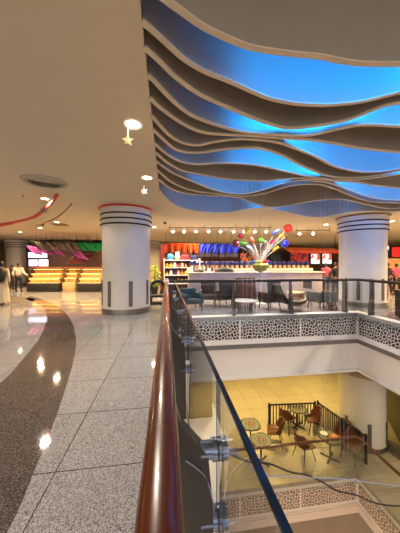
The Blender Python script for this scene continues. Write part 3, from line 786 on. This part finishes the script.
panel('poster', 321.5, 332, 253.5, 264, 16, P_wht, 'white lit poster nearest the right column', 'poster')
# orange canopy
c = at(313, 250, 15.5)
t = thing('shop_canopy', 'orange and red sloping canopy over the shop front', 'canopy', (c.x, c.y, c.z))
MB().box((0,0,0), (3.6,.9,.05), rx=.35).build('roof_panel', mat('canopy_orange', (206,92,48), .6, var=.25, scale=3), t)
MB().box((0,-.45,-.18), (3.6,.04,.1)).build('valance', mat('canopy_red', (170,40,30), .6), t)
for s in (-1,1): MB().rod((s*1.7,.2,.1), (s*1.7,.2,CE-c.z), .02, 8).build('hanger', M_matte, t)
# shop frame and shelf of goods at left
c = at(162.5, 264, 13.2)
t = thing('shop_pillar', 'dark red upright pillar at the left of the shop', 'pillar', (c.x, c.y, 0))
MB().box((0,0,1.35), (.22,.22,2.7)).build('upright', mat('frame_red', (92,24,16), .4), t); MB().box((0,0,2.72), (.3,.3,.06)).build('cap', M_matte, t); MB().box((0,0,.05), (.3,.3,.1)).build('plinth', M_matte, t)
c = at(182, 264, 13.0)
t = thing('display_shelf', 'white tiered display shelf crowded with small goods', 'shelf', (c.x, c.y, 0))
for z_ in (.55,1.0,1.4,1.8): MB().box((0,0,z_), (1.9,.4,.03)).build('shelf_board', M_white, t)
for s in (-1,1): MB().box((s*.95,0,.95), (.04,.42,1.9)).build('side_panel', M_white, t)
MB().box((0,.2,.95), (1.9,.02,1.9)).build('back_panel', mat('shelf_back', (70,50,60), .6), t)
goods = [('white',(228,220,214)),('cyan',(60,160,220)),('orange',(232,140,30)),('navy',(36,44,90)),('red',(190,46,48)),('yellow',(232,200,90)),('black',(28,26,30)),('pale pink',(220,170,170))]
for r_, z_ in enumerate((.565,1.015,1.415)):
    for k in range(9):
        n, col = goods[(k*3+r_*5+k//3) % 8]
        s_ = .07+.03*random.random()
        b = MB()
        if (k+r_) % 2: b.ball((0,0,s_), s_, (1,.8,1)); b.ball((0,0,s_*2.3), s_*.55)
        else: b.lathe([(s_*.8,0),(s_,s_*.4),(s_*.9,s_*2.4),(s_*.4,s_*2.9)], 14)
        simple('toy' if (k+r_) % 2 else 'canister', b, mat('goods_'+n, col, .5), (c.x-.8+k*.2, c.y-.06, z_), '%s %s on the %s shelf, %s part' % (n, 'round headed toy' if (k+r_) % 2 else 'canister', ('bottom','middle','top')[r_], ('left','left','left','middle','middle','middle','right','right','right')[k]), 'toy' if (k+r_) % 2 else 'canister', group='goods on the tiered shelf')
simple('globe', MB().ball((0,0,.17), .17), mat('globe_cyan', (40,140,215), .3), (c.x-.62, c.y-.02, 1.815), 'bright cyan ball on top of the display shelf', 'ball')
simple('plush_toy', MB().ball((0,0,.14), .15).ball((0,0,.33), .1).ball((-.08,0,.42), .035).ball((.08,0,.42), .035), mat('plush', (226,190,150), .9), (c.x-.25, c.y-.02, 1.815), 'tan plush toy on top of the display shelf', 'toy')
simple('storage_box', MB().box((0,0,.14), (.36,.25,.28), bev=.02), mat('box_red', (170,40,50), .5), (c.x+.15, c.y-.02, 1.815), 'red box on top of the display shelf', 'box')
simple('storage_box', MB().box((0,0,.12), (.3,.25,.24), bev=.02), mat('box_navy', (36,44,90), .5), (c.x+.6, c.y-.02, 1.815), 'navy box on top of the display shelf', 'box')
# ---------------------------------------------------------------- left market
def counter(px0, px1, f, label, base_m, base_z=.48, tiers=3):
    a, b = at(px0, 264, f), at(px1, 264, f)
    w = (Vector((b.x-a.x, b.y-a.y, 0))).length; ang = math.atan2(b.y-a.y, b.x-a.x)
    c = (a+b)/2
    t = thing('food_counter', label, 'counter', (c.x, c.y, 0), ang)
    MB().box((0,0,base_z/2), (w,.9,base_z), bev=.01).build('base', base_m, t)
    for k in range(tiers):
        z_ = base_z+.02+k*.27
        s = MB().box((0,.1*k,z_), (w-.04,.8-.2*k,.03)).build('shelf', M_cream, t)
        MB().box((0,-.33+.2*k,z_+.235), (w-.1,.025,.014)).build('lamp_tube', M_tube, s, 'glowing lamp tube over a shelf')
    MB().box((0,.42,base_z+.45), (w,.03,.9)).build('back_panel', mat('counter_back', (206,170,104), .5), t)
    for s in (-1,1): MB().box((s*w/2,.05,base_z+.42), (.03,.8,.84)).build('side_glass', M_glass, t, 'clear glass side')
    MB().box((0,.1,base_z+.9), (w+.06,.6,.07), bev=.01).build('header', mat('header_brown', (140,70,34), .5), t, 'brown wooden header')
    return t, w, ang, base_z
M_tube = mat('warm_tube', (255,206,120), .5, emit=5)
FD = {}
def fill(t, w, ang, bz, label, g):
    for tier in range(3):
        n = max(3, int(w/.2))
        for k in range(n):
            lx = -w/2+.14+k*(w-.28)/(n-1); ly = -.2+.2*tier
            x = t.location.x+lx*math.cos(ang)-ly*math.sin(ang); y = t.location.y+lx*math.sin(ang)+ly*math.cos(ang)
            z_ = bz+.037+tier*.27
            if 'f' not in FD:
                o = thing('pastry_tray', label, 'food tray', (x,y,z_), ang, g)
                MB().lathe([(.06,0),(.085,.015),(.08,.017),(.001,.01)], 16, cap=False).build('tray', mat('tray_white', (240,232,214), .4), o)
                MB().ball((0,0,.085), .095, (1,1,.95), 12).build('pastry', mat('pastry', (226,170,80), .6, var=.3, scale=20), o)
                FD['f'] = o
            else: dup(FD['f'], (x,y,z_), ang, label, g)
cdata = [(32,63,14.2,'glowing food counter on a black base, leftmost of three', M_matte), (66.5,79,14.5,'narrow food counter with pale base between the two black ones', mat('pale_base', (190,160,110), .4)),
         (81,103,14.2,'food counter on a black base partly behind the near column', M_matte)]
for i, (p0, p1, f, lb, bm_) in enumerate(cdata):
    t, w, ang, bz = counter(p0, p1, f, lb, bm_)
    fill(t, w, ang, bz, 'white tray with golden pastry inside the %s food counter' % ('left','middle','right')[i], 'pastry trays in the %s food counter' % ('left','middle','right')[i])
# screens
scr = mat('screen_glow', (190,205,255), .3, emit=1.3)
t = panel('display_screen', 29, 47, 252, 258, 16.5, scr, 'wide bluish white lit screen above the left counter', 'screen')
t = panel('display_screen', 29, 38, 259, 266.5, 16.5, mat('screen_lilac', (200,180,235), .3, emit=1.0), 'small lilac lit screen left, below the wide screen', 'screen')
t = panel('display_screen', 39, 48.5, 259, 266.5, 16.5, mat('screen_pale', (215,205,225), .3, emit=.9), 'small pale lit screen right, below the wide screen', 'screen')
structure('wall_market', MB().box((-6.3,19.2,1.5), (7.8,.2,3.0)), mat('market_dark', (62,34,26), .6, var=.3, scale=2), smooth=False)
# magenta / green swags of the market, leaning
def slant(px, f, z, m, label, g, w=.8, h=.5, lean=.42):
    p = at(px, 264, f); t = thing('hanging_swag', label, 'fabric swag', (p.x, p.y, z), .25, g)
    def fn(u, v):
        return Vector(((u-.5)*w*.75+lean*v, .16*math.sin(u*5+v), -h*v-.10*u-.06*math.sin(v*PI)))
    MB().grid(fn, 12, 8).build('fabric', m, t, solid=.012)
    MB().rod((-w*.4,0,.01), (w*.4,0,-.09), .012, 6).build('hanger_bar', M_matte, t)
    MB().rod((0,0,-.03), (0,0,CE-z), .006, 6).build('hanger_cord', M_matte, t)
    return t
for col_m, lb, g, pxs in ((M_mg, 'magenta slanting fabric swag over the market', 'magenta swags over the market', (32,41,52,76)),
                          (M_gr, 'green slanting fabric swag over the market', 'green swags over the market', (76,87,97)),
                          (M_gy, 'grey slanting fabric swag over the market', 'grey swags over the market', (36,46,57,63,70))):
    t = None
    for i, px in enumerate(pxs):
        z = 2.98 if col_m is not M_mg else 2.72
        f = 14.6 if col_m is not M_gy else 14.2
        if col_m is M_mg and px == 76: z = 2.5
        if t is None: t = slant(px, f, z, col_m, lb, g)
        else: q = at(px,264,f); dup(t, (q.x,q.y,z+random.uniform(-.05,.05)), .25+random.uniform(-.15,.15))
# slanted red sign
c = at(80, 259, 15.6)
t = thing('slanted_sign', 'dark red parallelogram sign hanging over the counters', 'sign', c)
m_ = Matrix.Rotation(PI/2, 4, 'X')
MB().prism([(-.75,-.28),(.35,-.28),(.85,.28),(-.25,.28)], m_, .06).build('face', mat('sign_red', (120,24,24), .4), t, smooth=False)
fr = MB()
P4 = [(-.78,-.3),(.37,-.3),(.89,.3),(-.27,.3)]
for i in range(4):
    a_, b_ = P4[i], P4[(i+1) % 4]; fr.rod((a_[0],-.03,a_[1]), (b_[0],-.03,b_[1]), .025, 6)
fr.build('frame', mat('sign_frame', (120,90,80), .4), t)
for x in (-.2,.6): MB().rod((x,-.03,.3), (x,-.03,CE-c.z), .008, 6).build('hanger', M_matte, t)
# ---------------------------------------------------------------- upper cafe behind the far rail
def armchair(loc, rz, label, m, w=.75, h=.85, name='armchair'):
    t = thing(name, label, 'armchair', loc, rz)
    MB().box((0,.02,.34), (w-.2,.6,.18), bev=.05).build('seat_cushion', m, t)
    MB().box((0,-.30,h/2+.15), (w-.1,.16,h-.3), rx=-.12, bev=.05).build('backrest', m, t)
    for s in (-1,1): MB().box((s*(w/2-.06),0,.42), (.12,.66,.36), bev=.04).build('armrest', m, t)
    for sx in (-1,1):
        for sy in (-1,1): MB().rod((sx*(w/2-.08), sy*.25, .25), (sx*(w/2-.05), sy*.29, 0), .02, 8).build('leg', M_matte, t)
    return t
def pl(px, py): p = atz(px, py, 0); return (p.x, p.y, 0)
M_teal = mat('teal_fabric', (28,70,84), .7); M_gbr = mat('greybrown', (86,70,60), .6, var=.2, scale=10)
def P2(px, f): p = at(px, 264, f); return (p.x, p.y, 0)
armchair(P2(191,8.3), PI+.3, 'teal armchair behind the far railing at left', M_teal, .7, .75)
armchair(P2(208,9.3), PI-.2, 'grey brown armchair right of the teal one', M_gbr, .7, .95)
armchair(P2(223,9.2), .2, 'black armchair left of the slatted white table', M_matte, .65, 1.0)
armchair(P2(243,9.0), 0, 'tall brown armchair behind the white slatted table', M_brown, .85, 1.12)
armchair(P2(269.5,8.6), .2, 'dark brown armchair just right of the sculpture pole', M_dbrown, .6, 1.05)
# lounge chair with pale stripe
t = thing('lounge_chair', 'dark curved lounge chair with a pale edge stripe', 'chair', P2(289,8.2), .1)
prof = [(-.5,.95),(-.42,.72),(-.28,.5),(-.05,.38),(.2,.36),(.42,.42),(.5,.40),(.42,.28),(.1,.22),(-.2,.26),(-.42,.42),(-.56,.9)]
m_ = Matrix.Translation((0,.3,0)) @ Matrix.Rotation(PI/2,4,'X')
MB().prism(prof, m_, .6).build('shell', M_dbrown, t)
MB().tube([(x,-.31,y) for x, y in prof[:6]], .022, 6).build('piping', M_cream, t, 'pale edge piping')
MB().cyl(0,0,.03,.26,.04,12).build('pedestal', M_steel, t); MB().cyl(0,0,0,.03,.28,24).build('foot', M_steel, t)
# slatted white table
t = thing('coffee_table', 'low white coffee table with a brown slatted base', 'table', P2(245,7.95))
MB().lathe([(.36,.0),(.40,.01),(.40,.03),(.36,.045)], 36, (0,0,.37), sx=1.05).build('table_top', mat('white_gloss', (226,226,224), .15), t)
b = MB()
for k in range(20):
    a = 2*PI*k/20; b.rod((math.cos(a)*.22, math.sin(a)*.22, .02), (math.cos(a)*.27, math.sin(a)*.27, .37), .014, 6)
b.build('slatted_base', M_brown, t); MB().cyl(0,0,0,.03,.26,24).build('foot', M_dbrown, t)
# drum table glowing cream
t = thing('drum_table', 'round cream topped drum table behind the lounge chair', 'table', P2(295.5,9.3))
MB().cyl(0,0,.48,.53,.32,36).build('table_top', mat('cream_bright', (250,226,170), .25), t, 'cream table top')
MB().lathe([(.2,0),(.24,.1),(.30,.48)], 32).build('drum', mat('drum_tan', (176,120,70), .5), t)
armchair(P2(322,8.7), .2, 'black low armchair left of the corner posts', M_matte, .85, .62)
# side chair with thin frame
t = thing('side_chair', 'thin framed brown chair standing by the bar front', 'chair', P2(311,9.6), .3)
MB().box((0,0,.46), (.42,.42,.05), bev=.02).build('seat', M_gbr, t); MB().box((-.2,0,.8), (.05,.4,.34), bev=.02).build('backrest', M_dbrown, t)
for sx in (-1,1):
    for sy in (-1,1): MB().rod((sx*.18,sy*.18,.45), (sx*.21,sy*.21,0), .015, 8).build('leg', M_dbrown, t)
simple('bag', MB().ball((0,0,.17), .17, (1,.7,1)).tube([(-.1,0,.3),(-.06,0,.42),(.06,0,.42),(.1,0,.3)], .012), mat('bag_red', (120,30,26), .5), P2(331,8.9), 'dark red bag on the floor beside the black low armchair', 'bag')
# dark box at the right edge
p = at(403, 264, 6.9)
t = thing('planter_box', 'dark brown box standing behind the right railing', 'planter', (p.x+.45, p.y, 0))
MB().box((0,0,.40), (.7,.7,.74), bev=.015).build('body', M_dbrown, t); MB().box((0,0,.80), (.76,.76,.06), bev=.01).build('rim', M_dbrown, t); MB().box((0,0,.015), (.6,.6,.03)).build('plinth', M_matte, t)
# kerb rail at the foot of the far side
# ---------------------------------------------------------------- right side shop
t = panel('shop_sign', 390.5, 402, 247, 257, 15, mat('sign_red_lit', (220,24,28), .4, emit=.9), 'bright red lit shop sign at the right edge', 'sign')
panel('shop_window', 384, 402, 258, 290, 16, mat('shop_glow', (215,150,90), .4, emit=.35), 'warm lit shop front below the red sign', 'shop front')
t = panel('shop_sign', 384, 389, 246, 250, 14.5, mat('sign_white_lit', (235,235,245), .4, emit=1.0), 'small white lit sign right of the column', 'sign')
# ---------------------------------------------------------------- plant stand + black arched chair left
c = P2(154.5, 12.5)
t = thing('potted_plant', 'yellow green plant with fruit beside the near column', 'plant', c)
MB().lathe([(.14,0),(.2,.35),(.22,.4),(.18,.4)], 20).build('pot', M_matte, t)
b = MB()
for k in range(90):
    z_ = .45+random.random()*1.05; a = random.random()*2*PI; r_ = random.random()*.3*(1.3-abs(z_-.9)*.8)
    b.ball((math.cos(a)*r_, math.sin(a)*r_, z_), .07, (1,.35,.7), 8, (random.random()*3, random.random()*3, 0))
b.build('foliage', mat('leaf_yellowgreen', (130,150,28), .5, var=.5, scale=8), t)
MB().cyl(0,0,.4,1.2,.03,8).build('stem', M_dbrown, t)
for k in range(7): MB().ball((random.uniform(-.22,.22), -.26, .6+k*.13), .055, seg=10).build('fruit', mat('fruit_orange', (226,150,40), .4), t, 'orange fruit')
c = P2(158, 10.0)
t = thing('arched_chair', 'black arched chair between near column and wooden handrail', 'chair', c, .1)
arch = [(-.33+.0*k, 0, 0) for k in range(1)]
arch = [Vector((-.33,0,.05)), Vector((-.34,0,.45)), Vector((-.22,0,.78)), Vector((0,0,.88)), Vector((.22,0,.78)), Vector((.34,0,.45)), Vector((.33,0,.05))]
MB().tube(smooth_curve(arch, 6), .07, 10).build('arch_back', M_matte, t)
MB().box((0,-.22,.30), (.6,.5,.08), bev=.03).build('seat', M_matte, t)
for s in (-1,1): MB().rod((s*.26,-.42,.27), (s*.28,-.45,0), .02, 8).build('leg', M_matte, t)
MB().box((0,-.2,.02), (.7,.6,.04)).build('foot', M_matte, t)
# ---------------------------------------------------------------- people
def skin_mesh(name, verts, edges, radii, m, parent, root=0, sub=2, label=None):
    me = bpy.data.meshes.new(name); me.from_pydata([Vector(v) for v in verts], edges, [])
    o = bpy.data.objects.new(name, me); C.objects.link(o); o.parent = parent
    md = o.modifiers.new('skin', 'SKIN'); md.use_smooth_shade = True
    for i, r in enumerate(radii):
        sv = me.skin_vertices[0].data[i]
        sv.radius = r if isinstance(r, tuple) else (r, r); sv.use_root = (i == root)
    s = o.modifiers.new('smooth', 'SUBSURF'); s.levels = sub; s.render_levels = sub
    me.materials.append(m)
    if label: o['label'] = label
    return o
def person(loc, rz, label, top, bottom, stride=.2, arms=(.15,.0), H=1.7, robe=False, hairm=None, bag=None):
    k = H/1.7
    t = thing('person', label, 'person', loc, rz)      # faces -y in local coordinates
    V = []; E_ = []; R = []
    def v(x, y, z, r): V.append((x*k, y*k, z*k)); R.append((r[0]*k, r[1]*k) if isinstance(r, tuple) else r*k); return len(V)-1
    def e(a, b): E_.append((a, b))
    pel = v(0,0,.93,(.14,.1)); wa = v(0,0,1.08,(.12,.09)); chest = v(0,-.0,1.28,(.155,.105)); up = v(0,0,1.40,(.11,.08)); nk = v(0,-.01,1.47,.052); hd0 = v(0,-.02,1.56,(.068,.08)); hd1 = v(0,-.02,1.64,(.066,.075))
    for a, b in ((pel,wa),(wa,chest),(chest,up),(up,nk),(nk,hd0),(hd0,hd1)): e(a, b)
    sh = {}
    for s in (-1,1):
        st = stride*s
        hip = v(s*.09,0,.86,.085); kn = v(s*.10,-st*.5-.01,.48,.055); an = v(s*.10,-st+.02*s,.09,.036); toe = v(s*.11,-st-.16,.035,.03)
        for a, b in ((pel,hip),(hip,kn),(kn,an),(an,toe)): e(a, b)
        ar = arms[0]*-s
        so = v(s*.18,0,1.38,.05); el = v(s*.25,ar*.4+.03,1.11,.038); wr = v(s*.26,ar-.06-arms[1],.88+arms[1]*.5,.026); pa = v(s*.26,ar-.09-arms[1],.81+arms[1]*.5,(.03,.018))
        for a, b in ((up,so),(so,el),(el,wr),(wr,pa)): e(a, b)
        for q in range(4):
            f1 = v(s*.26+(q-1.5)*.018, ar-.10-arms[1], .755+arms[1]*.5, .0085); f2 = v(s*.26+(q-1.5)*.018, ar-.085-arms[1], .72+arms[1]*.5+abs(q-1.2)*.008, .007)
            e(pa, f1); e(f1, f2)
        th = v(s*.235, ar-.13-arms[1], .80+arms[1]*.5, .009); e(pa, th)
        sh[s] = (so, el, wr, hip, kn, an, toe)
    skin_mesh('body', V, E_, R, M_skin, t)
    def clothes(name, idxs, edges, grow, m, lb=None, root=0):
        mp = {j: i for i, j in enumerate(idxs)}
        rr = []
        for j in idxs:
            r = R[j]; rr.append((r[0]+grow, r[1]+grow) if isinstance(r, tuple) else r+grow)
        skin_mesh(name, [V[j] for j in idxs], [(mp[a], mp[b]) for a, b in edges], rr, m, t, root, 2, lb)
    a, b = sh[-1], sh[1]
    clothes('shirt', [chest, wa, pel, up, a[0], a[1], a[2], b[0], b[1], b[2]], [(pel,wa),(wa,chest),(chest,up),(up,a[0]),(a[0],a[1]),(a[1],a[2]),(up,b[0]),(b[0],b[1]),(b[1],b[2])], .022, top)
    clothes('trousers', [pel, a[3], a[4], a[5], b[3], b[4], b[5]], [(pel,a[3]),(a[3],a[4]),(a[4],a[5]),(pel,b[3]),(b[3],b[4]),(b[4],b[5])], .024, bottom)
    if robe:
        MB().lathe([(.30,.10),(.27,.4),(.22,.8),(.19,1.0),(.17,1.15),(.19,1.3)], 24, sy=.75).build('robe', top, t, 'long pale robe')
    for s in (-1,1):
        j = sh[s]; x, y, z_ = V[j[5]]
        MB().ball((x, y-.07*k, .045*k), .075*k, (.65,1.75,.6), 14).build('shoe', M_matte, t)
    hc = Vector(V[5])
    MB().ball((hc.x, hc.y+.022, hc.z+.045), .102*k, (.9,1.0,1.08), 18).build('hair', hairm or M_hair, t)
    for s in (-1,1):
        MB().ball((s*.03*k, hc.y-.077*k, hc.z+.015), .011*k, seg=8).build('eye', M_matte, t)
        MB().ball((s*.077*k, hc.y, hc.z), .022*k, (.4,.8,1.3), 8).build('ear', M_skin, t)
    MB().ball((0, hc.y-.092*k, hc.z-.015), .016*k, (.8,1,1.4), 8).build('nose', M_skin, t)
    MB().ball((0, hc.y-.08*k, hc.z-.05), .02*k, (1.3,.4,.35), 8).build('mouth', mat('lips', (140,70,64), .5), t)
    if bag:
        MB().ball((.02,.24,1.18), .27, (.85,.6,1.15), 18).build('backpack', bag, t, 'large black backpack')
        for s in (-1,1): MB().tube(smooth_curve([Vector((s*.1,.14,1.44)), Vector((s*.12,0,1.5)), Vector((s*.12,-.14,1.38)), Vector((s*.12,-.13,1.15)), Vector((s*.14,.1,1.0))], 5), .018, 6).build('strap', bag, t)
    return t
M_pale = mat('cloth_pale', (196,180,150), .8, bump=.3, scale=12); M_navy = mat('cloth_navy', (30,30,44), .8); M_pinkc = mat('cloth_pink', (186,80,104), .8); M_wh = mat('cloth_white', (214,205,190), .8)
p = at(1.0, 264, 9.4)
person((p.x, p.y, 0), math.radians(200), 'person in long pale robe with black backpack at the left edge', M_pale, M_pale, .22, robe=True, bag=M_matte)
p = at(18.5, 264, 14.0)
person((p.x, p.y, 0), math.radians(50), 'person in white shirt and dark vest walking by the left market', M_wh, M_navy, .12, (.2,.2), H=1.66)
p = at(12, 264, 15.2)
person((p.x, p.y, 0), math.radians(120), 'person in dark clothes standing left of the market counters', M_navy, M_navy, .1, (.1,.1), H=1.55)
p = at(335.5, 264, 11.6)
person((p.x, p.y, 0), math.radians(20), 'person in black clothes standing just left of the right column', M_matte, M_navy, .08, (.1,.15), H=1.68)
p = at(326, 264, 13.8)
person((p.x, p.y, 0), math.radians(-30), 'person in pink top at the right end of the bar', M_pinkc, M_navy, .05, (.1,.15), H=1.64)
p = at(387.5, 264, 12.6)
person((p.x, p.y, 0), math.radians(10), 'person in dark clothes walking right of the right column', M_matte, M_navy, .15, (.15,.05), H=1.66)
p = at(396.5, 264, 13.0)
person((p.x, p.y, 0), math.radians(-15), 'person in pink top below the red sign at the right edge', M_pinkc, M_navy, .1, (.1,.05), H=1.62)
# staff behind the bar
p = at(229, 264, 0); 
for px, m, lb in ((203, M_wh, 'person in white standing behind the left end of the bar'), (214, M_matte, 'person in black standing behind the bar under blue swags')):
    p = at(px, 264, 13.6); person((p.x, p.y, 0), 0, lb, m, M_navy, .03, (.05,.2), H=1.72)
# ---------------------------------------------------------------- camera, world, view
cam = bpy.data.cameras.new('camera'); co = bpy.data.objects.new('camera', cam); C.objects.link(co)
cam.sensor_fit = 'HORIZONTAL'; cam.sensor_width = 36; cam.lens = 36*F/400; cam.clip_start = .02
cam.shift_y = -(266.5-HOR)/400
co.location = (0, 0, CAMZ); co.rotation_euler = (PI/2, 0, -TH)
sc_ = bpy.context.scene; sc_.camera = co
w = bpy.data.worlds.new('world'); sc_.world = w; w.use_nodes = True
w.node_tree.nodes['Background'].inputs[0].default_value = (1, .95, .9, 1); w.node_tree.nodes['Background'].inputs[1].default_value = 1.05
sc_.view_settings.view_transform = 'Standard'; sc_.view_settings.look = 'None'
sc_.view_settings.exposure = .38; sc_.view_settings.gamma = 1; sc_.view_settings.use_curve_mapping = False
sc_.cycles.max_bounces = 10; sc_.cycles.transparent_max_bounces = 24; sc_.cycles.caustics_reflective = False
sc_.cycles.sample_clamp_indirect = 6
